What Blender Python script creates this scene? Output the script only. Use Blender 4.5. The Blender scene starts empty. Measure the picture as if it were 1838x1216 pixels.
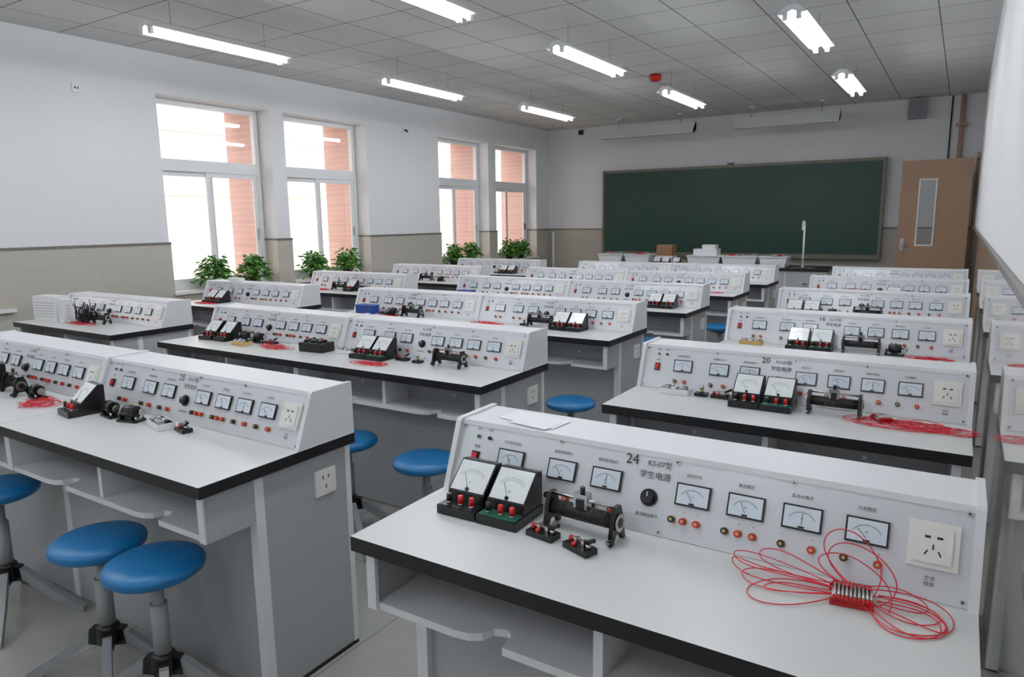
import bpy, bmesh, math, random
from mathutils import Vector, Matrix
random.seed(7)
scene=bpy.context.scene
try:
    scene.view_settings.view_transform='Standard'
    scene.view_settings.look='None'
except Exception as e: print(e)

# ------------------------------------------------------------ materials
def lin(c):
    return tuple((x/12.92 if x<=.04045 else ((x+.055)/1.055)**2.4) for x in [v/255 for v in c])+(1,)
def mat(name,rgb,rough=.5,metal=0,emit=None,estr=0,noise=0,nscale=30,coat=0,spec=None):
    m=bpy.data.materials.new(name);m.use_nodes=True
    nt=m.node_tree;b=nt.nodes['Principled BSDF']
    b.inputs['Base Color'].default_value=lin(rgb)
    b.inputs['Roughness'].default_value=rough;b.inputs['Metallic'].default_value=metal
    if coat:b.inputs['Coat Weight'].default_value=coat
    if spec is not None:b.inputs['Specular IOR Level'].default_value=spec
    if emit:
        b.inputs['Emission Color'].default_value=lin(emit);b.inputs['Emission Strength'].default_value=estr
    if noise:
        tc=nt.nodes.new('ShaderNodeTexCoord');n=nt.nodes.new('ShaderNodeTexNoise');n.inputs['Scale'].default_value=nscale
        n.inputs['Detail'].default_value=4
        r=nt.nodes.new('ShaderNodeMapRange');r.inputs[3].default_value=1-noise;r.inputs[4].default_value=1+noise
        mx=nt.nodes.new('ShaderNodeVectorMath');mx.operation='SCALE';mx.inputs[0].default_value=lin(rgb)[:3]
        nt.links.new(tc.outputs['Object'],n.inputs['Vector']);nt.links.new(n.outputs['Fac'],r.inputs[0])
        nt.links.new(r.outputs[0],mx.inputs['Scale']);nt.links.new(mx.outputs[0],b.inputs['Base Color'])
    return m
def grid_mat(name,rgb,line,axes,size,off,lw,rough=.5,noise=.03,bump=.0,coat=0,varc=.03):
    """square tile grid with joints, in object coordinates"""
    m=bpy.data.materials.new(name);m.use_nodes=True
    nt=m.node_tree;N=nt.nodes;L=nt.links;b=N['Principled BSDF']
    b.inputs['Roughness'].default_value=rough
    if coat:b.inputs['Coat Weight'].default_value=coat
    tc=N.new('ShaderNodeTexCoord');sp=N.new('ShaderNodeSeparateXYZ');L.new(tc.outputs['Object'],sp.inputs[0])
    ms=[];cells=[]
    for a,s,o in zip(axes,size,off):
        ad=N.new('ShaderNodeMath');ad.operation='ADD';ad.inputs[1].default_value=o+100*s;L.new(sp.outputs[a],ad.inputs[0])
        dv=N.new('ShaderNodeMath');dv.operation='DIVIDE';dv.inputs[1].default_value=s;L.new(ad.outputs[0],dv.inputs[0])
        fr=N.new('ShaderNodeMath');fr.operation='FRACT';L.new(dv.outputs[0],fr.inputs[0])
        fl=N.new('ShaderNodeMath');fl.operation='FLOOR';L.new(dv.outputs[0],fl.inputs[0]);cells.append(fl)
        sb=N.new('ShaderNodeMath');sb.operation='SUBTRACT';sb.inputs[1].default_value=.5;L.new(fr.outputs[0],sb.inputs[0])
        ab=N.new('ShaderNodeMath');ab.operation='ABSOLUTE';L.new(sb.outputs[0],ab.inputs[0])
        gt=N.new('ShaderNodeMath');gt.operation='GREATER_THAN';gt.inputs[1].default_value=.5-lw/s/2;L.new(ab.outputs[0],gt.inputs[0])
        ms.append(gt)
    mx=N.new('ShaderNodeMath');mx.operation='MAXIMUM';L.new(ms[0].outputs[0],mx.inputs[0]);L.new(ms[1].outputs[0],mx.inputs[1])
    cb=N.new('ShaderNodeCombineXYZ');L.new(cells[0].outputs[0],cb.inputs[0]);L.new(cells[1].outputs[0],cb.inputs[1])
    wn=N.new('ShaderNodeTexWhiteNoise');L.new(cb.outputs[0],wn.inputs['Vector'])
    r=N.new('ShaderNodeMapRange');r.inputs[3].default_value=1-varc;r.inputs[4].default_value=1+varc;L.new(wn.outputs['Value'],r.inputs[0])
    ns=N.new('ShaderNodeTexNoise');ns.inputs['Scale'].default_value=6;ns.inputs['Detail'].default_value=5;L.new(tc.outputs['Object'],ns.inputs['Vector'])
    r2=N.new('ShaderNodeMapRange');r2.inputs[3].default_value=1-noise;r2.inputs[4].default_value=1+noise;L.new(ns.outputs['Fac'],r2.inputs[0])
    mu=N.new('ShaderNodeMath');mu.operation='MULTIPLY';L.new(r.outputs[0],mu.inputs[0]);L.new(r2.outputs[0],mu.inputs[1])
    sc=N.new('ShaderNodeVectorMath');sc.operation='SCALE';sc.inputs[0].default_value=lin(rgb)[:3];L.new(mu.outputs[0],sc.inputs['Scale'])
    mc=N.new('ShaderNodeMix');mc.data_type='RGBA';mc.inputs[7].default_value=lin(line)
    L.new(mx.outputs[0],mc.inputs[0]);L.new(sc.outputs[0],mc.inputs[6]);L.new(mc.outputs[2],b.inputs['Base Color'])
    if bump:
        bp=N.new('ShaderNodeBump');bp.inputs['Strength'].default_value=bump;bp.inputs['Distance'].default_value=.004;bp.invert=True
        L.new(mx.outputs[0],bp.inputs['Height']);L.new(bp.outputs[0],b.inputs['Normal'])
    return m

WHITE=mat('wall_paint',(232,233,235),.85,noise=.012,nscale=3)
CEIL=grid_mat('ceiling_panels',(214,214,213),(96,96,97),(0,1),(.6,.6),(.9,.25),.009,rough=.9,noise=.02,varc=.025)
FLOOR=grid_mat('polished_floor_tiles',(166,167,160),(122,120,113),(0,1),(.8,.8),(.1,.3),.004,rough=.1,noise=.06,varc=.02)
WAIN_X=grid_mat('beige_wall_tiles_side',(190,185,176),(174,169,160),(1,2),(.6,.3),(.1,.1),.003,rough=.14,noise=.015,varc=.012)
WAIN_R=grid_mat('beige_wall_tiles_right',(194,191,186),(174,170,162),(1,2),(.6,.3),(.1,.1),.003,rough=.03,noise=.02,varc=.01,coat=.6)
WAIN_Y=grid_mat('beige_wall_tiles_far',(190,184,174),(174,169,160),(0,2),(.6,.3),(.1,.1),.003,rough=.16,noise=.015,varc=.012)
TRIM=mat('wainscot_trim',(118,113,106),.35)
SALMON=grid_mat('salmon_facade_tile',(218,178,168),(232,204,196),(1,2),(.24,.07),(0,0),.006,rough=.7,noise=.05,varc=.04)
PVC=mat('window_pvc',(236,238,240),.3)
SILL=mat('window_sill_stone',(226,226,224),.3)
TOP=mat('bench_laminate',(210,213,212),.32,noise=.012,nscale=60)
BLK_EDGE=mat('bench_black_edge',(20,20,22),.4)
GREYP=mat('bench_grey_panel',(172,174,177),.45,noise=.012,nscale=20)
WHTP=mat('bench_white_panel',(228,230,233),.4)
CONS=mat('console_white_shell',(226,228,232),.4)
FACE=mat('console_silver_face',(212,214,219),.34,metal=.25,noise=.01,nscale=200)
INK=mat('printed_ink',(30,31,36),.6)
BLACK=mat('black_plastic',(20,20,22),.28)
DARK=mat('dark_rheostat_winding',(52,50,50),.4,metal=.3)
DIAL=mat('meter_dial',(218,228,238),.15)
DIALW=mat('instrument_dial_white',(232,238,238),.15)
RED=mat('red_plastic',(196,26,30),.35)
REDW=mat('red_wire',(214,30,52),.4)
GREEN=mat('green_base',(24,96,76),.4)
LED_G=mat('led_green',(30,110,70),.3)
BEIGE=mat('socket_plate_ivory',(232,232,227),.3)
METAL=mat('bright_metal',(190,190,190),.25,metal=1)
PIN=mat('nickel_pin',(196,194,190),.3,metal=.6)
BRASS=mat('brass',(190,165,115),.3,metal=1)
BLUE=mat('blue_vinyl_seat',(8,108,166),.36,noise=.04,nscale=40)
BLUEB=mat('blue_plastic_box',(24,66,140),.4)
STEEL=mat('stool_grey_paint',(156,159,162),.4,metal=.15)
BOARD=mat('chalkboard_green',(32,68,60),.42,noise=.06,nscale=2)
BFRAME=mat('chalkboard_frame',(120,116,102),.4)
WOOD=mat('door_wood',(166,134,108),.45,noise=.05,nscale=5)
CARD=mat('cardboard',(150,112,78),.8)
YEL=mat('yellow_tray',(204,172,108),.5)
PLW=mat('white_plastic_tub',(232,234,236),.35)
LEAF=mat('plant_leaf',(52,118,38),.5,noise=.35,nscale=12)
LEAF2=mat('plant_leaf_light',(104,156,60),.5,noise=.2,nscale=14)
POT=mat('plant_pot',(60,50,44),.6)
SOIL=mat('soil',(40,30,24),.9)
PINK=mat('pinkish_pipe',(186,152,138),.5)
SPK=mat('speaker_grey',(160,162,166),.6)
TUBE=mat('fluorescent_tube',(255,255,255),.4,emit=(248,251,255),estr=31)
PAPER=mat('paper',(240,242,246),.7)
EXTW=mat('exterior_pale_building',(240,236,230),.8,noise=.03,nscale=1)
EXTL=mat('exterior_building_line',(205,200,195),.8)
EXTG=mat('exterior_ground',(190,188,182),.9,noise=.05,nscale=1)
def glass():
    m=bpy.data.materials.new('window_glass');m.use_nodes=True;nt=m.node_tree;N=nt.nodes
    N.remove(N['Principled BSDF'])
    t=N.new('ShaderNodeBsdfTransparent');g=N.new('ShaderNodeBsdfGlossy');g.inputs['Roughness'].default_value=.02
    x=N.new('ShaderNodeMixShader');x.inputs[0].default_value=.07
    nt.links.new(t.outputs[0],x.inputs[1]);nt.links.new(g.outputs[0],x.inputs[2]);nt.links.new(x.outputs[0],N['Material Output'].inputs[0]);return m
GLASS=glass()

# ------------------------------------------------------------ mesh builder
class MB:
    def __init__(s): s.bm=bmesh.new();s.m=[]
    def mi(s,m):
        if m not in s.m:s.m.append(m)
        return s.m.index(m)
    def face(s,pts,m,smooth=False):
        try:
            f=s.bm.faces.new([s.bm.verts.new(p) for p in pts]);f.material_index=s.mi(m);f.smooth=smooth;return f
        except Exception: return None
    def solid(s,vs,fs,m,M=None,smooth=False,fm=None):
        if M is None:M=Matrix()
        v=[s.bm.verts.new(M@Vector(p)) for p in vs];i=s.mi(m)
        for k,f in enumerate(fs):
            ff=s.bm.faces.new([v[j] for j in f]);ff.smooth=smooth
            ff.material_index=s.mi(fm[k]) if fm and k in fm else i
    def box(s,x0,x1,y0,y1,z0,z1,m,M=None,top=None):
        vs=[(x0,y0,z0),(x1,y0,z0),(x1,y1,z0),(x0,y1,z0),(x0,y0,z1),(x1,y0,z1),(x1,y1,z1),(x0,y1,z1)]
        fs=[(3,2,1,0),(4,5,6,7),(0,1,5,4),(1,2,6,5),(2,3,7,6),(3,0,4,7)]
        s.solid(vs,fs,m,M,fm={1:top} if top else None)
    def prism(s,prof,a0,a1,m,axis=0,M=None):
        n=len(prof)
        def mk(a,p): 
            return (a,p[0],p[1]) if axis==0 else ((p[0],a,p[1]) if axis==1 else (p[0],p[1],a))
        vs=[mk(a0,p) for p in prof]+[mk(a1,p) for p in prof]
        fs=[tuple(range(n))[::-1],tuple(range(n,2*n))]+[(i,(i+1)%n,n+(i+1)%n,n+i) for i in range(n)]
        s.solid(vs,fs,m,M)
    def cyl(s,p0,p1,r0,m,r1=None,seg=14,M=None,caps=True):
        if r1 is None:r1=r0
        p0=Vector(p0);p1=Vector(p1);d=(p1-p0).normalized()
        u=d.orthogonal().normalized();w=d.cross(u)
        vs=[];
        for p,r in((p0,r0),(p1,r1)):
            for k in range(seg):
                a=2*math.pi*k/seg;vs.append(p+u*r*math.cos(a)+w*r*math.sin(a))
        if M is None:M=Matrix()
        v=[s.bm.verts.new(M@p) for p in vs];i=s.mi(m)
        for k in range(seg):
            f=s.bm.faces.new([v[k],v[(k+1)%seg],v[seg+(k+1)%seg],v[seg+k]]);f.material_index=i;f.smooth=True
        if caps:
            f=s.bm.faces.new(v[:seg][::-1]);f.material_index=i
            f=s.bm.faces.new(v[seg:]);f.material_index=i
    def lathe(s,prof,m,seg=32,M=None,c=(0,0)):
        if M is None:M=Matrix()
        rings=[];i=s.mi(m)
        for r,z in prof:
            rings.append([s.bm.verts.new(M@Vector((c[0]+r*math.cos(2*math.pi*k/seg),c[1]+r*math.sin(2*math.pi*k/seg),z))) for k in range(seg)])
        for a,b in zip(rings,rings[1:]):
            for k in range(seg):
                f=s.bm.faces.new([a[k],a[(k+1)%seg],b[(k+1)%seg],b[k]]);f.material_index=i;f.smooth=True
        for rg,rev in((rings[0],True),(rings[-1],False)):
            f=s.bm.faces.new(rg[::-1] if rev else rg);f.material_index=i;f.smooth=True
    def tube(s,pts,r,m,seg=10,M=None):
        for a,b in zip(pts,pts[1:]): s.cyl(a,b,r,m,seg=seg,M=M)
    def text(s,txt,size,m,M,align='CENTER',bold=0):
        c=bpy.data.curves.new('tmp','FONT');c.body=txt;c.size=size;c.align_x=align;c.align_y='CENTER';c.resolution_u=2;c.space_line=1.1;c.offset=bold
        o=bpy.data.objects.new('tmp',c);scene.collection.objects.link(o)
        bpy.context.view_layer.update()
        me=bpy.data.meshes.new_from_object(o.evaluated_get(bpy.context.evaluated_depsgraph_get()))
        i=s.mi(m)
        v=[s.bm.verts.new(M@q.co) for q in me.vertices]
        for p in me.polygons:
            try:
                f=s.bm.faces.new([v[j] for j in p.vertices]);f.material_index=i
            except Exception: pass
        bpy.data.objects.remove(o);bpy.data.curves.remove(c);bpy.data.meshes.remove(me)
    def mesh(s,name,bevel=0):
        me=bpy.data.meshes.new(name)
        s.bm.to_mesh(me);s.bm.free()
        for m in s.m:me.materials.append(m)
        return me
    def obj(s,name,loc=(0,0,0),rot=0,bevel=0,parent=None):
        return place(s.mesh(name),name,loc,rot,bevel,parent)
def place(me,name,loc=(0,0,0),rot=0,bevel=0,parent=None):
    o=bpy.data.objects.new(name,me);scene.collection.objects.link(o)
    o.location=loc;o.rotation_euler=(0,0,rot)
    if bevel:
        b=o.modifiers.new('bevel','BEVEL');b.width=bevel;b.segments=2;b.limit_method='ANGLE';b.angle_limit=math.radians(50)
    if parent:o.parent=parent
    return o

# ------------------------------------------------------------ room
XL,XR,YF,ZC=-6.74,.117,12.0,3.13
YB=-2.4;ZW=1.285
mb=MB();mb.box(XL-.3,XR+.3,YB-.2,YF+.2,-.1,0,FLOOR);mb.obj('floor')
mb=MB();mb.box(XL-.3,XR+.3,YB-.2,YF+.2,ZC,ZC+.1,CEIL);mb.obj('ceiling')
WINS=[(1.15,2.50),(4.19,5.53),(5.73,7.07),(8.60,9.93),(10.15,11.50)]
ZS,ZT=.80,2.745
T=.27
mb=MB()
ys=[YB-.2]+[v for w in WINS for v in w]+[YF+.2]
for i in range(0,len(ys),2):
    mb.box(XL-T,XL,ys[i],ys[i+1],0,ZC,WHITE)
for a,b in WINS:
    mb.box(XL-T,XL,a,b,0,ZS-.03,WHITE);mb.box(XL-T,XL,a,b,ZT,ZC,WHITE)
mb.obj('wall_left')
mb=MB();e=.012
for i in range(0,len(ys),2):
    a,b=max(ys[i],YB),min(ys[i+1],YF)
    mb.box(XL,XL+e,a-(.0 if i==0 else e),b+e if i<len(ys)-2 else b,0,ZW,WAIN_X)
    mb.box(XL,XL+e+.008,a-(0 if i==0 else e),b+e if i<len(ys)-2 else b,ZW,ZW+.022,TRIM)
    if i>0: mb.box(XL-T+.07,XL,a-e,a,ZS,ZW,WAIN_X);mb.box(XL-T+.07,XL,a-e-.006,a,ZW,ZW+.022,TRIM)
    if i<len(ys)-2: mb.box(XL-T+.07,XL,b,b+e,ZS,ZW,WAIN_X);mb.box(XL-T+.07,XL,b,b+e+.006,ZW,ZW+.022,TRIM)
for a,b in WINS: mb.box(XL,XL+e,a+e,b-e,0,ZS-.03,WAIN_X)
mb.obj('trim_1')
mb=MB()
xo=XL-T
for i in range(0,len(ys),2):
    mb.box(xo-.48,xo-.002,ys[i]+(0 if i==0 else -.04),ys[i+1]+(.04 if i<len(ys)-2 else 0),0,ZC+1,SALMON)
for a,b in WINS: mb.box(xo-.48,xo-.002,a,b,ZT+.05,ZC+1,SALMON);mb.box(xo-.40,xo-.002,a,b,0,ZS-.06,SALMON)
mb.obj('facade_cladding')
for n,(a,b) in enumerate(WINS):
    mb=MB();x1=XL-T+.07;x0=XL-T+.01
    fw=.055
    a+=.012;b-=.012
    mb.box(x0,x1,a,a+fw,ZS,ZT,PVC);mb.box(x0,x1,b-fw,b,ZS,ZT,PVC)
    mb.box(x0,x1,a+fw,b-fw,ZS,ZS+fw,PVC);mb.box(x0,x1,a+fw,b-fw,ZT-fw,ZT,PVC)
    mb.box(x0,x1+.005,a+fw,b-fw,2.03,2.15,PVC)
    c=(a+b)/2
    for k,(p,q) in enumerate(((a+fw,c+.045),(c-.045,b-fw))):
        xa=x0+.006+.024*k;xb=xa+.022;s=.05
        mb.box(xa,xb,p,p+s,ZS+fw,2.03,PVC);mb.box(xa,xb,q-s,q,ZS+fw,2.03,PVC)
        mb.box(xa,xb,p+s,q-s,ZS+fw,ZS+fw+s,PVC);mb.box(xa,xb,p+s,q-s,2.03-s,2.03,PVC)
        mb.box(xa+.009,xa+.012,p+s,q-s,ZS+fw+s,2.03-s,GLASS)
    mb.box(x0+.02,x0+.024,a+fw,b-fw,2.15,ZT-fw,GLASS)
    mb.box(x1,XL+.05,a-.02,b+.02,ZS-.03,ZS,SILL)
    mb.box(x1+.001,x1+.02,b-.10,b-.085,1.3,1.42,SPK if n<4 else BLACK)
    mb.obj('window_%d'%(n+1))
mb=MB();mb.box(XL,XL+.06,2.45,2.74,ZS-.03,ZS,SILL);mb.obj('trim_2')
mb=MB();mb.box(XL-.3,XR+.3,YF,YF+.15,0,ZC,WHITE);mb.obj('wall_far')
mb=MB();mb.box(XL+.02,XR-.02,YF-.012,YF,0,ZW,WAIN_Y);mb.box(XL+.02,XR-.02,YF-.02,YF,ZW,ZW+.022,TRIM);mb.obj('trim_3')
mb=MB();mb.box(XL-.3,XR+.3,YB-.15,YB,0,ZC,WHITE);mb.obj('wall_back')
mb=MB();mb.box(XR+.012,XR+.2,YB-.15,YF+.15,0,ZC,WHITE);mb.obj('wall_right')
mb=MB();mb.box(XR,XR+.012,YB,YF,0,1.305,WAIN_R);mb.box(XR-.006,XR+.012,YB,YF,1.305,1.325,TRIM);mb.obj('trim_4')
mb=MB();mb.box(-40,XL-.9,-20,60,-.3,-.2,EXTG);mb.obj('exterior_ground')
mb=MB();mb.box(-20,-17,-4,22,-.2,4.2,EXTW)
for z in (2.2,3.0,3.8): mb.box(-17,-16.95,-4,22,z,z+.03,EXTL)
mb.box(-28,-24,18,50,-.2,9,EXTW)
for z in range(9):
    for k in range(8): mb.box(-24,-23.9,19+3.6*k,21+3.6*k,z+.2,z+.6,EXTL)
mb.obj('neighbouring_building')

# ------------------------------------------------------------ chalkboard and far wall things
mb=MB()
bx0,bx1,bz0,bz1=-5.57,-1.02,.85,2.33
mb.box(bx0,bx1,YF-.10,YF-.013,bz0,bz1,BFRAME)
mb.box(bx0+.045,bx1-.045,YF-.105,YF-.10,bz0+.05,bz1-.045,BOARD)
mb.box(bx0,bx1,YF-.15,YF-.10,bz0-.02,bz0+.02,BFRAME)
for x in (bx0,bx1-.03): mb.box(x,x+.03,YF-.12,YF-.10,bz0,bz1,BFRAME)
mb.box(-3.35,-3.25,YF-.09,YF-.05,bz1,bz1+.03,BLACK)
mb.obj('chalkboard')
mb=MB();y0=11.30;dx0,dx1=-.775,.055
M=Matrix.Translation((dx1,y0,0))@Matrix.Rotation(math.radians(-2),4,'Z')@Matrix.Translation((-dx1,-y0,0))
wz0,wz1=1.08,1.95;wx0,wx1=dx0+.24,dx0+.42
mb.box(dx0,wx0,y0,y0+.045,.01,2.22,WOOD,M);mb.box(wx1,dx1,y0,y0+.045,.01,2.22,WOOD,M)
mb.box(wx0,wx1,y0,y0+.045,.01,wz0,WOOD,M);mb.box(wx0,wx1,y0,y0+.045,wz1,2.22,WOOD,M)
mb.box(wx0,wx1,y0+.02,y0+.025,wz0,wz1,GLASS,M)
for a in ((wx0-.02,wx0),(wx1,wx1+.02)): mb.box(a[0],a[1],y0-.01,y0,wz0-.02,wz1+.02,WHTP,M)
mb.box(wx0,wx1,y0-.01,y0,wz0-.02,wz0,WHTP,M);mb.box(wx0,wx1,y0-.01,y0,wz1,wz1+.02,WHTP,M)
mb.box(dx0+.04,dx0+.09,y0-.012,y0,.98,1.16,METAL,M);mb.cyl((dx0+.065,y0-.012,1.07),(dx0+.065,y0-.05,1.07),.009,METAL,M=M);mb.cyl((dx0+.065,y0-.05,1.07),(dx0+.15,y0-.05,1.07),.009,METAL,M=M)
mb.obj('door_1')
mb=MB();mb.box(XR-.03,XR-.004,11.40,11.9,2.22,2.3,WOOD);mb.box(XR-.03,XR-.004,11.9,11.96,0.01,2.3,WOOD);mb.obj('trim_5')
mb=MB();mb.box(-.80,-.58,YF-.16,YF-.002,2.84,3.10,SPK)
mb.box(-.785,-.595,YF-.165,YF-.16,2.855,3.085,mat('speaker_grille',(140,142,148),.8,noise=.15,nscale=300));mb.obj('wall_speaker',bevel=.006)
mb=MB();mb.cyl((-.13,YF-.055,0.02),(-.13,YF-.055,ZC-.005),.03,PINK);mb.box(-.2,-.06,YF-.08,YF-.002,2.7,2.74,PINK);mb.obj('wall_pipe')
mb=MB();mb.cyl((-.26,YF-.02,ZW+.03),(-.26,YF-.02,ZC-.005),.009,INK);mb.obj('conduit')
mb=MB();mb.cyl((-6.62,YF-.07,.02),(-6.62,YF-.07,1.25),.022,PVC);mb.obj('heating_pipe')
mb=MB();mb.box(-6.10,-6.02,YF-.05,YF-.002,3.01,3.09,INK);mb.obj('wall_camera_box')
for x in (-5.92,-5.72):
    mb=MB();mb.box(x-.043,x+.043,YF-.012,YF-.002,2.67,2.755,BEIGE);mb.box(x-.02,x+.02,YF-.016,YF-.012,2.69,2.735,WHTP);mb.obj('light_switch')
for x in (-.93,-.84):
    mb=MB();mb.box(x-.04,x+.04,YF-.012,YF-.002,1.64,1.72,BEIGE);mb.box(x-.015,x+.015,YF-.016,YF-.012,1.65,1.71,WHTP);mb.obj('light_switch')
mb=MB();mb.box(XL+.001,XL+.012,3.41,3.49,2.65,2.73,BEIGE);mb.box(XL+.012,XL+.014,3.43,3.44,2.68,2.70,INK);mb.box(XL+.012,XL+.014,3.455,3.465,2.68,2.70,INK);mb.obj('wall_socket')
mb=MB();mb.box(XL+.001,XL+.03,7.80,7.85,2.72,2.80,PVC);mb.cyl((XL+.03,7.825,2.75),(XL+.08,7.825,2.72),.012,INK);mb.obj('wall_hook')

def board_lamp(xa,xb,y,z):
    mb=MB()
    mb.prism([(y-.13,z-.10),(y-.125,z-.11),(y+.04,z-.04),(y+.04,z+.07),(y,z+.08),(y-.13,z-.085)],xa,xb,PVC)
    for x in (xa,xb-.004): mb.prism([(y-.14,z-.12),(y+.045,z-.05),(y+.045,z+.085),(y,z+.09),(y-.14,z-.085)],x,x+.004,PVC)
    mb.box(xa,xb,y-.134,y-.13,z-.112,z-.09,SPK)
    for x in (xa+.25,xb-.25): mb.cyl((x,y,z+.07),(x,y,ZC-.002),.007,SPK,seg=8);mb.box(x-.03,x+.03,y-.03,y+.03,ZC-.02,ZC-.002,PVC)
    mb.cyl((xa+.1,y-.03,z-.085),(xb-.1,y-.03,z-.085),.013,WHTP)
    mb.obj('blackboard_lamp')
board_lamp(-5.26,-3.70,11.3,2.90);board_lamp(-3.09,-1.60,11.3,2.90)
mb=MB();L2=.625
mb.prism([(-.10,-.0),(-.035,.055),(.035,.055),(.10,0),(.06,-.005),(0,.02),(-.06,-.005)],-L2,L2,PVC,axis=1)
for x in (-.045,.045):
    mb.cyl((x,-L2+.03,-.018),(x,L2-.03,-.018),.016,TUBE,seg=10)
    for s in (-1,1): mb.box(x-.016,x+.016,s*L2-(.03 if s>0 else 0),s*L2+(0 if s>0 else .03),-.04,.01,PVC)
for y in (-.42,.42): mb.cyl((0,y,.055),(0,y,.248),.0025,SPK,seg=6)
lampme=mb.mesh('fluorescent_lamp')
for x,y in [(-5.08,3.75),(-5.0,6.17),(-4.78,8.47),(-3.02,3.58),(-2.94,5.98),(-2.93,8.47),(-1.12,3.65),(-1.12,6.05),(-1.15,8.65),(-5.05,1.2),(-3.0,1.2),(-1.1,1.2),(-5.05,-1.2),(-3,-1.2),(-1.1,-1.2)]:  # rearmost rows are unseen fixtures, added as fill light on the bench fronts
    place(lampme,'fluorescent_lamp',(x,y,ZC-.25))
mb=MB();mb.lathe([(.045,ZC-.08),(.07,ZC-.06),(.075,ZC-.02),(.05,ZC-.002)],RED,seg=20);mb.obj('fire_alarm',(-3.15,8.12,0))

# ------------------------------------------------------------ bench
DD=.588
def shelf_outline(x0,x1,notches):
    yb=-.37;yf=-.555;p=[(x0,yb),(x0,yf)]
    for n in notches:
        p+=[(n-.08,yf),(n-.045,yf+.006),(n-.020,yf+.022),(n-.008,yf+.05),(n+.02,yf+.06),(n+.038,yf+.045),(n+.044,yf)]
    p+=[(x1,yf),(x1,yb)]
    return p
def bench_mesh(units,w):
    W=units*w;mb=MB()
    for u in range(units):
        mb.box(u*w+(.0008 if u else 0),(u+1)*w-(.0008 if u<units-1 else 0),-DD,0,.745,.78,BLK_EDGE,top=TOP)
    I=.022
    for x in (I,W-I-.02):
        prof=[(-.385,0.012),(-.012,0.012),(-.012,.745),(-.56,.745),(-.56,.6),(-.385,.6)]
        mb.prism(prof,x,x+.02,GREYP)
    for x,s in ((I-.002,1),(W-I-.032,1)):
        mb.box(x,x+.034,-.397,-.365,.012,.745,WHTP)
        mb.box(x,x+.034,-.03,-.008,.012,.745,WHTP)
        mb.box(x+.004,x+.03,-.566,-.555,.6,.745,WHTP)
        mb.box(x,x+.034,-.39,-.01,0,.014,BLK_EDGE)
    mb.box(I+.02,W-I-.02,-.378,-.362,.012,.745,GREYP)
    mb.box(I+.02,W-I-.02,-.372,-.366,0,.05,GREYP)
    mb.box(I+.02,W-I-.02,-.03,-.015,.012,.745,GREYP)
    for u in range(units):
        a=I+.02 if u==0 else u*w; b=W-I-.02 if u==units-1 else (u+1)*w
        pts=shelf_outline(a,b,[u*w+.345,u*w+.89])
        mb.prism([p for p in pts],.597,.615,WHTP,axis=2)
        mb.box(u*w+w/2-.01,u*w+w/2+.01,-.545,-.365,.615,.745,WHTP)
        if u: mb.box(u*w-.018,u*w+.018,-.56,-.365,.6,.745,WHTP);mb.box(u*w-.02,u*w+.02,-.385,-.365,.012,.6,WHTP)
        for q in (.30,.9): mb.cyl((u*w+q,-.365,.66),(u*w+q,-.381,.66),.008,WHTP,seg=8)
    y=-.125;x=W-I
    mb.box(x,x+.008,y-.043,y+.043,.60,.686,BEIGE)
    for a,b2 in ((-.012,.66),(.012,.66),(0,.628)): mb.box(x+.008,x+.0085,y+a-.002,y+a+.002,b2-.006,b2+.006,INK)
    return mb.mesh('lab_bench')

# ------------------------------------------------------------ console
FY0,FY1,FZ1=-.232,-.162,.17
FLEN=math.hypot(FY1-FY0,FZ1)
def face_frame(u,v,w=0.0):
    up=Vector((0,FY1-FY0,FZ1)).normalized();rt=Vector((1,0,0));nr=rt.cross(up)
    o=Vector((u,FY0,0))+up*(v*FLEN)+nr*w
    M=Matrix((rt,up,nr)).transposed().to_4x4();M.translation=o
    return M
def panel_meter(mb,u,v,labels=True,seed=0):
    M=face_frame(u,v)
    w,h=.077,.050
    mb.box(-w/2,w/2,-h/2,h/2,0,.006,BLACK,M)
    mb.box(-w/2+.0035,w/2-.0035,-h/2+.004,h/2-.0035,.006,.0065,DIAL,M)
    n=12;R=.028
    for k in range(n):
        a0=math.radians(150-120*k/n);a1=math.radians(150-120*(k+1)/n)
        r0,r1=R,R+.0009
        p=[(r0*math.cos(a0),-.014+r0*math.sin(a0)*.9,.0068),(r1*math.cos(a0),-.014+r1*math.sin(a0)*.9,.0068),(r1*math.cos(a1),-.014+r1*math.sin(a1)*.9,.0068),(r0*math.cos(a1),-.014+r0*math.sin(a1)*.9,.0068)]
        mb.face([M@Vector(q) for q in p],INK)
        t0,t1=R,R+(.004 if k%3==0 else .0022);c,s=math.cos(a0),math.sin(a0)
        p=[(t0*c-.0003,-.014+t0*s*.9,.0068),(t0*c+.0003,-.014+t0*s*.9,.0068),(t1*c+.0003,-.014+t1*s*.9,.0068),(t1*c-.0003,-.014+t1*s*.9,.0068)]
        mb.face([M@Vector(q) for q in p],INK)
    a=math.radians(110+25*math.sin(seed*2.3))
    mb.cyl((0,-.014,.007),(.024*math.cos(a),-.014+.024*math.sin(a),.007),.0006,INK,seg=4,M=M)
    mb.box(-.006,.006,-.0205,-.0165,.0066,.0075,BLACK,M)
    mb.text('V' if seed%2 else 'A',.007,INK,M@Matrix.Translation((0,-.002,.0069)))
def post(mb,u,v,m):
    M=face_frame(u,v)
    mb.cyl((0,0,0),(0,0,.004),.0085,BRASS,M=M,seg=12)
    mb.cyl((0,0,.004),(0,0,.013),.0072,m,M=M,seg=12);mb.cyl((0,0,.013),(0,0,.0135),.0038,BRASS,M=M,seg=8)
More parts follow.
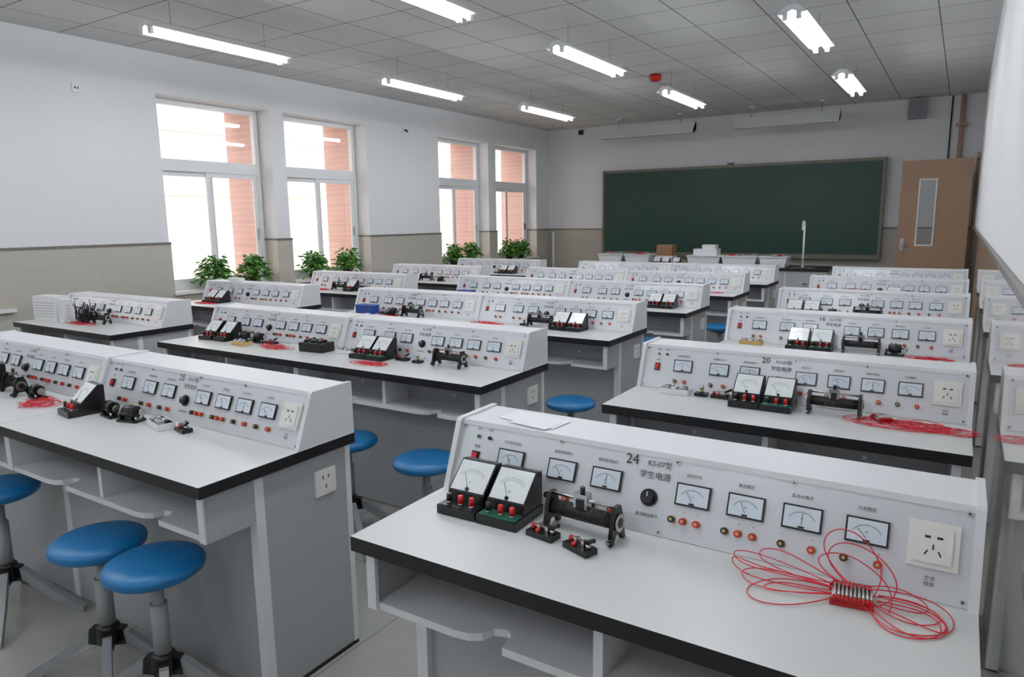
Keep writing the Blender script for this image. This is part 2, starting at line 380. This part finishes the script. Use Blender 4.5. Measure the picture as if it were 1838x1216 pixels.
def console_mesh(w):
    mb=MB();t=.016;sx=w/1.204
    mb.prism([(FY1+.001,FZ1+.003),(FY1-.003,FZ1-.010),(FY1+.01,FZ1-.012),(-.004,FZ1-.012),(-.004,FZ1+.003)],t,w-t,CONS)
    mb.box(t,w-t,-.018,-.004,.001,FZ1-.012,CONS)
    mb.prism([(FY0,.001),(FY1,FZ1-.008),(FY1+.008,FZ1-.008),(FY0+.008,.001)],t,w-t,FACE)
    ck=[(FY0-.010,.0),(FY1-.014,FZ1+.002),(FY1-.006,FZ1+.008),(-.001,FZ1+.008),(0.0,0)]
    mb.prism(ck,0,t,CONS);mb.prism(ck,w-t,w,CONS)
    ms=[.186,.336,.456,.666,.781,.894,1.014]
    lab=['交流电压指示','直流电压指示','直流电流指示','低压交流','直流稳压','直流大电流','交流稳压']
    for i,m in enumerate(ms):
        panel_meter(mb,m*sx,.56,seed=i)
        mb.text(lab[i],.0086,INK,face_frame(m*sx-.004,.79,.0012))
    for i,u in enumerate((.626,.652,.682)): post(mb,u*sx,.24,BLACK if i==0 else RED)
    for i,u in enumerate((.744,.772,.802)): post(mb,u*sx,.24,BLACK if i==0 else RED)
    for i,u in enumerate((.860,.918)): post(mb,u*sx,.24,BLACK if i==0 else RED)
    for i,u in enumerate((.978,1.038)): post(mb,u*sx,.24,BLACK if i==0 else RED)
    for i,u in enumerate((.16,.20,.31,.36,.43,.48)): post(mb,u*sx,.2,BLACK if i%2==0 else RED)
    for u in (.652,.682,.772,.802,.86,.918,.978,1.038):
        mb.text('−' if u in(.86,.978) else '+',.008,INK,face_frame(u*sx,.345,.0012))
    M=face_frame(.566*sx,.44);mb.cyl((0,0,0),(0,0,.005),.020,BLACK,M=M,seg=20);mb.cyl((0,0,.005),(0,0,.018),.015,BLACK,r1=.013,M=M,seg=16);mb.box(-.0012,.0012,.002,.0125,.018,.0186,WHTP,M)
    mb.text('直流输出调节',.009,INK,face_frame(.566*sx,.22,.0012))
    mb.text('KS-07型',.0170,INK,face_frame(.580*sx,.86,.0012));mb.text('学生电源',.0190,INK,face_frame(.572*sx,.71,.0012))
    for u,m in ((.075,LED_G),(.11,BLACK)):
        M=face_frame(u*sx,.80);mb.cyl((0,0,0),(0,0,.005),.005,m,M=M,seg=10)
        mb.text('指示' if m is LED_G else '保险',.008,INK,face_frame(u*sx,.91,.0012))
    M=face_frame(.075*sx,.5);mb.box(-.011,.011,-.016,.016,0,.004,BLACK,M);mb.box(-.008,.008,-.012,.012,.004,.009,RED,M)
    mb.text('电源',.009,INK,face_frame(.075*sx,.66,.0012))
    for u,v in ((.025,.93),(.32,.93),(.62,.93),(.87,.93),(w/sx-.025,.93),(.025,.06),(w/sx-.025,.06),(.6,.05)):
        M=face_frame(u*sx,v);mb.cyl((0,0,0),(0,0,.0025),.0045,METAL,M=M,seg=10);mb.cyl((0,0,.0025),(0,0,.003),.0022,BLACK,M=M,seg=6)
    M=face_frame(1.126*sx,.555)
    mb.box(-.042,.042,-.043,.043,0,.006,BEIGE,M);mb.box(-.031,.031,-.033,.033,.006,.0095,BEIGE,M)
    for x,y,r,hw,hh in ((-.010,.014,0,.0048,.0022),(.010,.014,0,.0048,.0022),(0,-.004,0,.0013,.0050),(-.011,-.015,-28,.0013,.0052),(.011,-.015,28,.0013,.0052)):
        m2=M@Matrix.Translation((x,y,.0095))@Matrix.Rotation(math.radians(r),4,'Z');mb.box(-hw,hw,-hh,hh,0,.0004,INK,m2)
    mb.text('交流\n插座',.0092,INK,face_frame(1.124*sx,.19,.0012))
    return mb.mesh('power_supply_console')
cons12=console_mesh(1.204)
cons13=console_mesh(1.34)
bench1=bench_mesh(1,1.204);bench2=bench_mesh(2,1.2022);benchL=bench_mesh(1,1.34)
Ys=[1.660,3.0,4.315,5.68,6.96,8.24]
XM0,XM1=-4.1004,-1.696
XR0=-1.126
LROW={1:(2.99,-5.95),2:(4.26,-6.02),3:(5.57,-6.02),4:(6.89,-6.02),5:(8.25,-6.02),0:(1.66,-6.02)}
ZD=.78
NUM={0:'24',1:'20',2:'16'}
def number(txt):
    mb=MB();M=face_frame(.512,.87,.0014)
    mb.text(txt,.033,INK,M@Matrix.Rotation(math.radians(3),4,'Z')@Matrix.Shear('XY',4,(.12,0)) if False else M@Matrix.Rotation(math.radians(3),4,'Z'))
    return mb
for i,y in enumerate(Ys):
    place(bench2,'lab_bench',(XM0,y,0))
    for k in range(2):
        c=place(cons12,'power_supply_console',(XM0+.0005+k*1.2022-(.0008 if k else 0),y,ZD))
        c.scale.x=.997
        if i==0 and k==1: number('25').obj('handwritten_number',parent=c)
    place(bench1,'lab_bench',(XR0,y,0))
    c=place(cons12,'power_supply_console',(XR0,y,ZD))
    if i in NUM: number(NUM[i]).obj('handwritten_number',parent=c)
for i,(y,x) in LROW.items():
    place(benchL,'lab_bench',(x,y,0));place(cons13,'power_supply_console',(x,y,ZD))

# ------------------------------------------------------------ apparatus
def inst_mesh(base):
    mb=MB();w=.110
    mb.box(0,w,0,.132,0,.022,BLACK)
    mb.box(.004,w-.004,.003,.042,.022,.0235,base)
    mb.prism([(.042,.022),(.132,.022),(.132,.105),(.112,.108),(.046,.045)],.003,w-.003,BLACK)
    a=Vector((0,.046,.045));b=Vector((0,.112,.108));up=(b-a).normalized();rt=Vector((1,0,0));nr=rt.cross(up)
    M=Matrix((rt,up,nr)).transposed().to_4x4();M.translation=Vector((w/2,0,0))+a
    L=(b-a).length
    mb.box(-.048,.048,.005,L-.004,0,.002,DIALW,M)
    n=12;R=.045
    for k in range(n):
        a0=math.radians(140-100*k/n);a1=math.radians(140-100*(k+1)/n)
        for R2 in (R,R-.005):
            p=[(R2*math.cos(a0),.018+R2*math.sin(a0)),((R2+.0006)*math.cos(a0),.018+(R2+.0006)*math.sin(a0)),((R2+.0006)*math.cos(a1),.018+(R2+.0006)*math.sin(a1)),(R2*math.cos(a1),.018+R2*math.sin(a1))]
            mb.face([M@Vector((q[0],q[1],.0023)) for q in p],INK)
        c,s=math.cos(a0),math.sin(a0);t=R+(.006 if k%3==0 else .003)
        mb.face([M@Vector(q) for q in ((R*c-.0002,.018+R*s,.0023),(R*c+.0003,.018+R*s,.0023),(t*c+.0003,.018+t*s,.0023),(t*c-.0002,.018+t*s,.0023))],INK)
    mb.cyl((0,.012,.0028),(-.024,.05,.0028),.0005,INK,M=M,seg=4)
    mb.text('A' if base is GREEN else 'V',.009,INK,M@Matrix.Translation((0,.028,.0024)))
    mb.cyl((0,.010,.002),(0,.010,.005),.005,BLACK,M=M,seg=12)
    for x,m in ((.022,BLACK),(.056,RED),(.088,RED)):
        mb.cyl((x,.022,.022),(x,.022,.029),.007,METAL,seg=10);mb.cyl((x,.022,.029),(x,.022,.048),.0075,m,r1=.006,seg=12)
    return mb.mesh('analog_test_meter')
instG=inst_mesh(GREEN);instB=inst_mesh(BLACK)
def rheo_mesh():
    mb=MB();L=.18
    mb.cyl((.012,0,.045),(L-.012,0,.045),.0175,DARK,seg=20)
    for k in range(16): mb.cyl((.03+k*.0078,0,.045),(.0335+k*.0078,0,.045),.0182,BLACK,seg=20)
    for x in (0,L-.012):
        mb.prism([(-.034,0),(-.022,0),(-.012,.018),(.012,.018),(.022,0),(.034,0),(.028,.03),(.020,.062),(.012,.082),(-.012,.082),(-.020,.062),(-.028,.03)],x,x+.010,BLACK)
    mb.cyl((-.004,0,.045),(0,0,.045),.020,METAL,seg=18);mb.cyl((L-.002,0,.045),(L+.003,0,.045),.020,METAL,seg=18)
    mb.cyl((-.005,0,.045),(-.004,0,.045),.011,BLACK);mb.cyl((L+.003,0,.045),(L+.004,0,.045),.011,BLACK)
    mb.cyl((.004,0,.078),(L-.006,0,.078),.0038,METAL)
    mb.box(.070,.104,-.012,.012,.060,.094,METAL);mb.box(.078,.096,-.016,-.012,.058,.082,BLACK);mb.cyl((.087,0,.094),(.087,0,.108),.006,BLACK)
    for x in (.0,L-.010):
        mb.cyl((x+.005,-.026,.012),(x+.005,-.042,.012),.006,BLACK);mb.cyl((x+.005,-.042,.012),(x+.005,-.048,.012),.004,METAL)
    return mb.mesh('slide_rheostat')
rheo=rheo_mesh()
def switch_mesh():
    mb=MB();mb.box(0,.072,0,.036,0,.013,BLACK)
    for x in (.010,.062): mb.cyl((x,.018,.013),(x,.018,.024),.006,RED if x<.05 else METAL,seg=10)
    mb.box(.016,.058,.015,.021,.022,.026,METAL);mb.cyl((.052,.018,.024),(.080,.018,.038),.005,BLACK,seg=8)
    for x in (.028,.05): mb.box(x-.004,x+.004,.012,.024,.013,.028,METAL)
    mb.cyl((.03,.006,.013),(.03,.006,.020),.005,RED,seg=8)
    return mb.mesh('knife_switch')
sw=switch_mesh()
def batt_mesh(tray):
    mb=MB();mb.box(0,.12,0,.06,0,.004,tray)
    mb.box(0,.003,0,.06,.004,.022,tray);mb.box(.117,.12,0,.06,.004,.022,tray);mb.box(.003,.117,0,.003,.004,.022,tray);mb.box(.003,.117,.057,.06,.004,.022,tray)
    for k in range(3): mb.cyl((.010+k*.034,.018,.020),(.040+k*.034,.018,.020),.011,METAL if k%2 else SPK,seg=12)
    for k in range(3): mb.cyl((.014+k*.034,.042,.018),(.036+k*.034,.044,.018),.010,BEIGE if k%2 else BLACK,seg=12)
    mb.cyl((.05,.03,.022),(.05,.03,.038),.006,METAL,seg=8)
    return mb.mesh('component_tray')
trayW=batt_mesh(PLW);trayY=batt_mesh(YEL)
def bulb_mesh():
    mb=MB();mb.box(0,.05,0,.035,0,.012,BLACK);mb.cyl((.025,.0175,.012),(.025,.0175,.024),.008,BRASS,seg=10);mb.lathe([(.006,.024),(.010,.031),(.010,.037),(.006,.043),(.001,.045)],METAL,seg=10,c=(.025,.0175))
    return mb.mesh('bulb_holder')
bulb=bulb_mesh()
def motor_mesh():
    mb=MB();mb.box(0,.09,0,.05,0,.008,BLACK);mb.cyl((.02,.025,.036),(.075,.025,.036),.022,BLACK,seg=18);mb.cyl((.008,.025,.036),(.02,.025,.036),.018,METAL,seg=14)
    mb.cyl((.075,.025,.036),(.1,.025,.036),.004,METAL,seg=8);mb.box(.03,.06,.012,.038,.008,.02,BLACK);mb.cyl((.095,.025,.036),(.102,.025,.036),.014,METAL,seg=14)
    mb.cyl((.047,.025,.056),(.047,.025,.066),.005,BRASS,seg=8);mb.box(.004,.012,.008,.042,.008,.03,BLACK)
    for y in (.008,.042): mb.cyl((.084,y,.008),(.084,y,.022),.004,METAL,seg=8)
    return mb.mesh('demonstration_motor')
motor=motor_mesh()
E=.0008
def put(me,x,y,rot=0,z=ZD+E):
    return place(me,me.name,(x,y,z),math.radians(rot))
def wires(name,cx,cy,rx,ry,n,seed,tail=None,z=ZD,mat_=REDW,r=.0011,lift=.014,maxx=None,maxy=None):
    rnd=random.Random(seed)
    c=bpy.data.curves.new(name,'CURVE');c.dimensions='3D';c.bevel_depth=r;c.bevel_resolution=1;c.resolution_u=5
    for k in range(n):
        ox,oy=rnd.uniform(-.4,.4)*rx,rnd.uniform(-.4,.4)*ry;ax,ay=rx*rnd.uniform(.35,.8),ry*rnd.uniform(.35,.8)
        ph=rnd.uniform(0,6.28);turn=rnd.uniform(.7,1.4);m=int(9*turn)+3
        sp=c.splines.new('NURBS');sp.points.add(m-1);sp.order_u=4;sp.use_endpoint_u=True
        for j in range(m):
            a=ph+j/(m-1)*turn*6.28;g=1-.25*rnd.random()
            px=cx+ox+ax*g*math.cos(a);py=cy+oy+ay*g*math.sin(a)
            if maxx is not None:px=min(px,maxx-.004*rnd.random())
            if maxy is not None:py=min(py,maxy)
            pz=z+r+.0006+max(0,lift*rnd.random())*(1 if j%2 else .2)
            sp.points[j].co=(px,py,pz,1)
    o=bpy.data.objects.new(name,c);scene.collection.objects.link(o);c.materials.append(mat_)
    return o
def clip_pack(x,y,rot,z=ZD+.001,n=9):
    mb=MB()
    for k in range(n):
        t=k*.0068
        mb.cyl((t,-.026,.008),(t,-.014,.008),.0034,RED,seg=6);mb.cyl((t,-.014,.011),(t,.024,.011),.0025,PIN,seg=6);mb.cyl((t,.024,.008),(t,.046,.008),.0036,RED,seg=6)
        mb.cyl((t+.002,-.030,.016),(t+.002,-.020,.016),.0034,RED,seg=6);mb.cyl((t+.0025,-.020,.018),(t+.0035,.024,.019),.0024,PIN,seg=6);mb.cyl((t+.002,.024,.016),(t+.002,.038,.016),.0036,RED,seg=6)
    mb.box(-.006,n*.0068,.026,.036,.0,.014,RED);mb.box(-.006,n*.0068,-.026,-.020,.0,.012,RED)
    return place(mb.mesh('alligator_clip_pack'),'alligator_clip_pack',(x,y,z),math.radians(rot))

# R0 (nearest right bench)
put(instB,-1.035,1.275,1);put(instG,-.92,1.276,1)
put(rheo,-.768,1.366,-3);put(sw,-.785,1.282,-8);put(sw,-.685,1.272,-20)
def custom_wire(name,paths,r=.0011,m=REDW,dx=0):
    c=bpy.data.curves.new(name,'CURVE');c.dimensions='3D';c.bevel_depth=r;c.bevel_resolution=1;c.resolution_u=8
    for p in paths:
        sp=c.splines.new('NURBS');sp.points.add(len(p)-1);sp.order_u=4;sp.use_endpoint_u=True
        for j,q in enumerate(p): sp.points[j].co=(q[0]+dx,q[1],q[2],1)
    o=bpy.data.objects.new(name,c);scene.collection.objects.link(o);c.materials.append(m);return o
zz=ZD+.003
paths=[
 [(-.14,1.36,zz+.01),(-.19,1.30,zz),(-.26,1.25,zz),(-.31,1.27,zz),(-.31,1.33,zz),(-.24,1.375,zz+.01),(-.15,1.36,zz+.01)],
 [(-.15,1.36,zz+.012),(-.22,1.38,zz+.01),(-.31,1.37,zz+.01),(-.37,1.395,zz+.02),(-.35,1.35,zz),(-.27,1.34,zz),(-.15,1.345,zz+.01)],
 [(-.15,1.36,zz+.012),(-.24,1.37,zz+.01),(-.32,1.36,zz+.01),(-.36,1.375,zz+.02),(-.36,1.40,zz+.03),(-.28,1.41,zz+.02),(-.16,1.375,zz+.01)],
 [(-.13,1.36,zz+.02),(-.19,1.39,zz+.05),(-.20,1.40,zz+.10),(-.15,1.40,zz+.125),(-.10,1.395,zz+.09),(-.08,1.38,zz+.04),(-.10,1.36,zz+.01)],
 [(-.13,1.36,zz+.02),(-.18,1.38,zz+.04),(-.19,1.392,zz+.08),(-.14,1.396,zz+.10),(-.07,1.39,zz+.07),(-.05,1.37,zz+.02),(-.09,1.35,zz)],
 [(-.14,1.36,zz+.02),(-.22,1.385,zz+.04),(-.18,1.40,zz+.075),(-.11,1.395,zz+.06),(-.06,1.38,zz+.02),(-.07,1.34,zz)],
 [(-.10,1.34,zz+.01),(-.05,1.31,zz),(.00,1.33,zz),(.02,1.37,zz),(-.02,1.395,zz+.006),(-.09,1.37,zz+.014)],
 [(-.11,1.33,zz+.01),(-.08,1.28,zz),(-.03,1.28,zz),(.02,1.31,zz),(.02,1.37,zz),(-.04,1.38,zz+.01),(-.10,1.36,zz+.014)],
 [(-.10,1.33,zz+.01),(-.07,1.30,zz),(-.03,1.27,zz),(.02,1.30,zz),(.025,1.36,zz),(-.03,1.40,zz+.01),(-.09,1.37,zz+.012)],
 [(-.10,1.33,zz+.01),(-.09,1.29,zz),(-.05,1.26,zz),(.0,1.285,zz),(.02,1.33,zz),(-.01,1.37,zz+.01),(-.09,1.35,zz+.012)],
 [(-.14,1.37,zz+.016),(-.24,1.385,zz+.006),(-.33,1.375,zz+.012),(-.34,1.33,zz),(-.27,1.30,zz),(-.16,1.34,zz+.01)],
 [(-.14,1.37,zz+.016),(-.20,1.40,zz+.02),(-.27,1.41,zz+.05),(-.33,1.405,zz+.03),(-.29,1.38,zz+.01),(-.17,1.365,zz+.01)],
 [(-.09,1.35,zz+.01),(-.04,1.35,zz+.004),(.0,1.37,zz),(-.02,1.41,zz+.01),(-.08,1.395,zz+.03),(-.12,1.37,zz+.02)],
 [(-.14,1.36,zz+.01),(-.20,1.36,zz),(-.26,1.35,zz+.01),(-.30,1.30,zz),(-.24,1.32,zz),(-.15,1.35,zz+.01)],
 [(-.10,1.34,zz+.01),(-.04,1.33,zz+.004),(.01,1.30,zz),(.035,1.34,zz),(.02,1.40,zz+.01),(-.05,1.40,zz+.02),(-.11,1.37,zz+.02)],
]
custom_wire('red_test_leads',paths,dx=.012)
clip_pack(-.152,1.348,8,n=10)
mb=MB();mb.box(0,.18,0,.085,0,.0012,PAPER);mb.box(.05,.17,-.02,.05,.0013,.002,PAPER);p=mb.obj('paper_sheet',(-1.03,1.55,ZD+.1745),math.radians(-7))
# R1
y=Ys[1]
put(trayW,-1.0,y-.31,0);put(bulb,-.86,y-.29,0);put(sw,-.795,y-.29,0)
put(instB,-.70,y-.385,0);put(instG,-.585,y-.385,0);put(rheo,-.43,y-.31,0)
wires('red_test_leads',-.14,y-.345,.22,.08,12,3,maxx=.105,maxy=y-.25);wires('red_test_leads',.0,y-.36,.14,.07,10,33,maxx=.105,maxy=y-.25);clip_pack(-.20,y-.33,30,n=6)
# R2
y=Ys[2]
put(trayY,-1.02,y-.32,0);put(instB,-.76,y-.385);put(instG,-.645,y-.385);put(rheo,-.49,y-.30);put(motor,-.29,y-.32)
wires('red_test_leads',-.10,y-.35,.14,.07,13,5,maxx=.10,maxy=y-.25)
# R3
y=Ys[3]
put(instB,-1.04,y-.385);put(instG,-.925,y-.385);put(motor,-.78,y-.33);put(rheo,-.60,y-.30);wires('red_test_leads',-.70,y-.37,.12,.05,9,6,lift=.03)
y=Ys[4];put(instB,-.50,y-.385);put(motor,-.37,y-.33);wires('red_test_leads',-.75,y-.32,.14,.06,16,61,lift=.14,r=.0015);put(sw,-.25,y-.32)
y=Ys[5];wires('red_test_leads',-.75,y-.32,.09,.05,5,62)
# B0 right unit
y=Ys[0]
put(instB,-2.85,y-.40,-8);put(motor,-2.685,y-.33,-8);put(motor,-2.545,y-.345,14);put(trayW,-2.41,y-.31,-14);put(sw,-2.26,y-.30,-12)
# B0 left unit
put(instB,-3.66,y-.40,-8);put(trayW,-3.50,y-.475,-8);put(rheo,-3.46,y-.31,-8);put(motor,-3.24,y-.335,-8);wires('red_test_leads',-3.10,y-.36,.12,.08,14,8,maxy=y-.25)
# B1
y=Ys[1]
put(instB,-3.95,y-.41,5);put(instB,-3.82,y-.40);put(motor,-3.67,y-.34,8);put(trayY,-3.60,y-.43,-5);put(motor,-3.55,y-.33,0);wires('red_test_leads',-3.28,y-.37,.15,.07,13,9,maxy=y-.25);put(sw,-3.43,y-.32,0)
mb=MB();mb.box(0,.17,0,.10,0,.05,BLACK)
for k in range(3):
    for j in range(2): mb.cyl((.03+.05*k,.03+.04*j,.05),(.03+.05*k,.03+.04*j,.062),.013,BLACK,seg=14);mb.cyl((.03+.05*k,.03+.04*j,.062),(.03+.05*k,.03+.04*j,.066),.006,METAL,seg=8)
mb.obj('resistance_box',(-3.07,y-.385,ZD+E),math.radians(5),bevel=.003)
put(trayW,-2.84,y-.33,0);put(instB,-2.68,y-.39,0);put(instG,-2.565,y-.39,0);wires('red_test_leads',-2.46,y-.46,.13,.05,12,10);put(sw,-2.42,y-.32);put(bulb,-2.30,y-.33);put(rheo,-2.17,y-.30,-3)
# B2
y=Ys[2]
mb=MB();mb.box(0,.17,0,.085,0,.06,BLUEB);mb.box(-.003,.173,-.003,.088,.052,.066,BLUEB);mb.obj('blue_storage_box',(-3.98,y-.34,ZD+E),0,bevel=.003)
put(sw,-3.77,y-.30);put(rheo,-3.52,y-.30,-3);put(motor,-3.66,y-.34);wires('red_test_leads',-3.6,y-.39,.14,.04,9,11)
wires('red_test_leads',-2.72,y-.35,.14,.06,13,12,maxy=y-.25);put(bulb,-2.49,y-.30);put(rheo,-2.42,y-.295,0);put(instB,-2.22,y-.385);put(instG,-2.105,y-.385)
y=Ys[3]
mb=MB();mb.box(0,.15,0,.085,0,.05,BLUEB);mb.box(-.003,.153,-.003,.088,.043,.056,BLUEB);mb.obj('blue_storage_box',(-4.0,y-.345,ZD+E),0,bevel=.003)
put(instB,-2.10,y-.385);put(instG,-1.985,y-.385);put(sw,-2.20,y-.32)
y=Ys[4];wires('red_test_leads',-1.9,y-.33,.1,.05,8,13);put(bulb,-2.2,y-.3)
# left column
y,x=LROW[1]
put(rheo,x+.62,y-.34,10);put(motor,x+.47,y-.36,-8);wires('red_test_leads',x+.60,y-.39,.18,.07,14,14,maxy=y-.25);wires('black_test_leads',x+.58,y-.36,.12,.06,12,15,mat_=BLACK,lift=.2,maxy=y-.25,r=.0024)
def vent_box(w,d,h,loc,rot=0):
    mb=MB();mb.box(0,w,0,d,0,h,PLW)
    for k in range(6): mb.box(.02,w-.02,-.0008,0,.03+k*(h-.06)/6,.034+k*(h-.06)/6,SPK);mb.box(w,w+.0008,.02,d-.02,.03+k*(h-.06)/6,.034+k*(h-.06)/6,SPK)
    mb.obj('white_apparatus_case',loc,rot,bevel=.004)
vent_box(.26,.12,.185,(x+.05,y-.46,ZD+E),math.radians(8));vent_box(.10,.07,.17,(x+.34,y-.42,ZD+E),math.radians(-10))
y,x=LROW[2];put(instB,x+.22,y-.39);put(instG,x+.34,y-.39);wires('red_test_leads',x+.33,y-.42,.15,.07,14,16)
y,x=LROW[3];put(instB,x+.66,y-.385);put(motor,x+.80,y-.33);wires('red_test_leads',x+.3,y-.36,.2,.06,14,17,maxy=y-.25);put(rheo,x+.44,y-.30)
y,x=LROW[4];put(rheo,x+.55,y-.32);wires('red_test_leads',x+.40,y-.40,.2,.06,13,18,maxy=y-.25);put(motor,x+.8,y-.33)
y,x=LROW[5];put(instB,x+.80,y-.385);put(instG,x+.92,y-.385);put(sw,x+.7,y-.33);wires('red_test_leads',x+.3,y-.36,.15,.05,6,19)
mb=MB();mb.box(0,.16,0,.06,0,.03,PLW);mb.obj('small_white_case',(LROW[2][1]+.25,LROW[2][0]-.12,ZD+.1745))

# ------------------------------------------------------------ stools
mb=MB();H0=.50
mb.lathe([(.085,H0-.044),(.128,H0-.041),(.140,H0-.032),(.143,H0-.018),(.140,H0-.009),(.130,H0-.002),(.10,H0+.003),(.05,H0+.005),(.0005,H0+.005)],BLUE,seg=40)
mb.lathe([(.03,H0-.068),(.07,H0-.060),(.09,H0-.052),(.09,H0-.044)],BLACK,seg=24)
mb.cyl((0,0,.19),(0,0,H0-.06),.018,STEEL,seg=16);mb.cyl((0,0,.19),(0,0,.36),.025,STEEL,seg=16)
mb.lathe([(.028,.13),(.038,.138),(.040,.16),(.036,.19),(.028,.20)],BLACK,seg=18)
for ang in (32,148,212,328):
    M=Matrix.Rotation(math.radians(ang-90),4,'Z')
    mb.prism([(.025,.145),(.025,.185),(.07,.175),(.17,.095),(.285,.022),(.287,.0),(.255,.0),(.15,.068),(.07,.13)],-.013,.013,STEEL,axis=0,M=M)
    mb.prism([(.02,.128),(.02,.19),(.055,.184),(.062,.132)],-.016,.016,BLACK,axis=0,M=M)
stool=mb.mesh('lab_stool')
for x,y,s in [(-1.965,1.08,1),(-2.27,1.075,1),(-3.02,1.09,1.04),(-1.88,2.25,.96),(-2.39,2.29,.96),(-1.81,3.46,.94),(-1.91,4.97,1.17),(-1.79,6.32,1.05),(-3.4,2.3,1),(-3.0,4.9,1),(-3.3,3.55,1),(-.75,3.55,1),(-.6,2.2,1)]:
    o=place(stool,'lab_stool',(x,y,0));o.scale=(1,1,s)

# ------------------------------------------------------------ plants
def plant(x,y,rad,h,seed):
    rnd=random.Random(seed);mb=MB()
    mb.lathe([(.055,0),(.075,.07),(.082,.075),(.082,.085),(.07,.085)],POT,seg=18);mb.cyl((0,0,.07),(0,0,.082),.069,SOIL)
    lim=-.12
    for k in range(280):
        a=rnd.uniform(0,6.283);t=rnd.random()**.55;el=rnd.uniform(-.1,1.45)
        r=rad*t*math.cos(el*.85);z=.11+h*math.sin(el)*(.35+.65*rnd.random())-max(0,(t-.6))*.16*(1-math.sin(el))
        base=Vector((max(lim,r*math.cos(a)*.8),r*math.sin(a),max(.03,z)));
        d=Vector((math.cos(a),math.sin(a),rnd.uniform(-.9,.5))).normalized();s=Vector((-math.sin(a),math.cos(a),rnd.uniform(-.4,.4))).normalized()
        L=rnd.uniform(.05,.09);W=L*.38;m=LEAF if rnd.random()<.6 else LEAF2
        if base.x+d.x*L<lim: d.x=abs(d.x)*.2
        n=d.cross(s)*.012
        p0=base;p1=base+d*L*.45+s*W-n;p2=base+d*L-Vector((0,0,.012));p3=base+d*L*.45-s*W-n;c=base+d*L*.5
        mb.face([p0,p1,c],m);mb.face([p1,p2,c],m);mb.face([p2,p3,c],m);mb.face([p3,p0,c],m)
        if k%4==0: mb.cyl((0,0,.08),base,.0015,LEAF,seg=4)
    mb.obj('potted_plant',(x,y,ZS+.001))
xp=XL-.04
for k,(y,r,h) in enumerate([(4.70,.22,.25),(5.20,.19,.25),(6.10,.19,.25),(6.66,.20,.27),(8.98,.18,.22),(9.42,.20,.25),(10.60,.22,.26),(10.98,.20,.25)]): plant(xp,y,r,h,40+k)

# ------------------------------------------------------------ teacher's bench
mb=MB();x0,x1,y0,y1,z=-5.0,-1.43,9.9,10.6,.80
mb.box(x0,x1,y0,y1,z-.035,z,BLK_EDGE);mb.box(x0+.03,x1-.03,y0+.03,y1-.03,.06,z-.035,WHTP);mb.box(x0+.06,x1-.06,y0+.06,y1-.06,0,.06,BLK_EDGE)
for k in range(7):
    xx=x0+.03+(x1-x0-.06)*k/7;mb.box(xx+.01,xx+.48,y0+.018,y0+.03,.10,z-.06,GREYP);mb.box(xx+.22,xx+.28,y0+.005,y0+.018,.60,.61,METAL)
mb.obj('teacher_bench')
mb=MB();fx,fy=-1.80,10.2
mb.cyl((fx,fy,z),(fx,fy,z+.03),.03,METAL);mb.cyl((fx,fy,z+.03),(fx,fy,1.36),.012,PVC)
pts=[(fx,fy,1.36)]+[(fx+.0,fy-.06+.06*math.cos(a),1.36+.06*math.sin(a)) for a in [k*math.pi/8 for k in range(1,9)]]+[(fx,fy-.12,1.30)]
mb.tube(pts,.012,PVC);mb.cyl((fx-.06,fy,.93),(fx+.06,fy,.93),.008,METAL);mb.box(fx-.14,fx+.17,fy-.1,fy+.1,z,z+.004,METAL)
mb.obj('sink_faucet')
def tub(x,y,w,d,h,z=.80,items=True):
    mb=MB();mb.prism([(-w/2+.03,0),(w/2-.03,0),(w/2,h),(-w/2,h)],-d/2,d/2,PLW,axis=1);mb.box(-w/2-.010,w/2+.010,-d/2-.012,d/2+.012,h,h+.015,PLW)
    rnd=random.Random(int(x*100))
    if items:
        for k in range(7): 
            a=rnd.uniform(-w/2+.05,w/2-.08);b=rnd.uniform(-d/2+.04,d/2-.05);mb.cyl((a,b,h+.026),(a+.05,b+.02,h+.03),.012,RED if k%2 else SPK,seg=8)
    mb.obj('plastic_tub',(x,y,z+.001))
for xx,ww in ((-4.58,.40),(-4.14,.40),(-3.12,.48),(-2.62,.48),(-2.16,.36)): tub(xx,10.2,ww,.3,.13,items=(xx!=-3.12))
mb=MB();mb.box(-.12,.12,-.1,.1,0,.16,CARD);mb.box(-.12,.12,-.003,.003,.16,.162,YEL);mb.box(-.13,.13,-.11,.11,-.12,-.0,PLW);mb.obj('cardboard_box',(-3.78,10.35,.922))
mb=MB();mb.box(-.17,.17,-.1,.1,0,.09,PLW);mb.box(-.05,.14,-.08,.08,.09,.15,PLW);mb.obj('white_carton',(-3.12,10.22,.947))
put(instB,-3.88,10.0,0,.801);put(instG,-3.74,10.0,0,.801);put(instB,-3.58,10.0,0,.801)

# ------------------------------------------------------------ world & camera
w=bpy.data.worlds.new('World');scene.world=w;w.use_nodes=True
bg=w.node_tree.nodes['Background'];bg.inputs[0].default_value=(1,.985,.96,1);bg.inputs[1].default_value=2.8

R=Matrix.Rotation(.5664,4,'Z')@Matrix.Rotation(math.pi/2-.1673,4,'X')@Matrix.Rotation(-.0125,4,'Z')
cd=bpy.data.cameras.new('camera');cd.sensor_width=36;cd.lens=1263.2187/1838*36;cd.clip_start=.02
co=bpy.data.objects.new('camera',cd);scene.collection.objects.link(co)
co.matrix_world=Matrix.Translation((0,0,1.4876))@R
scene.camera=co
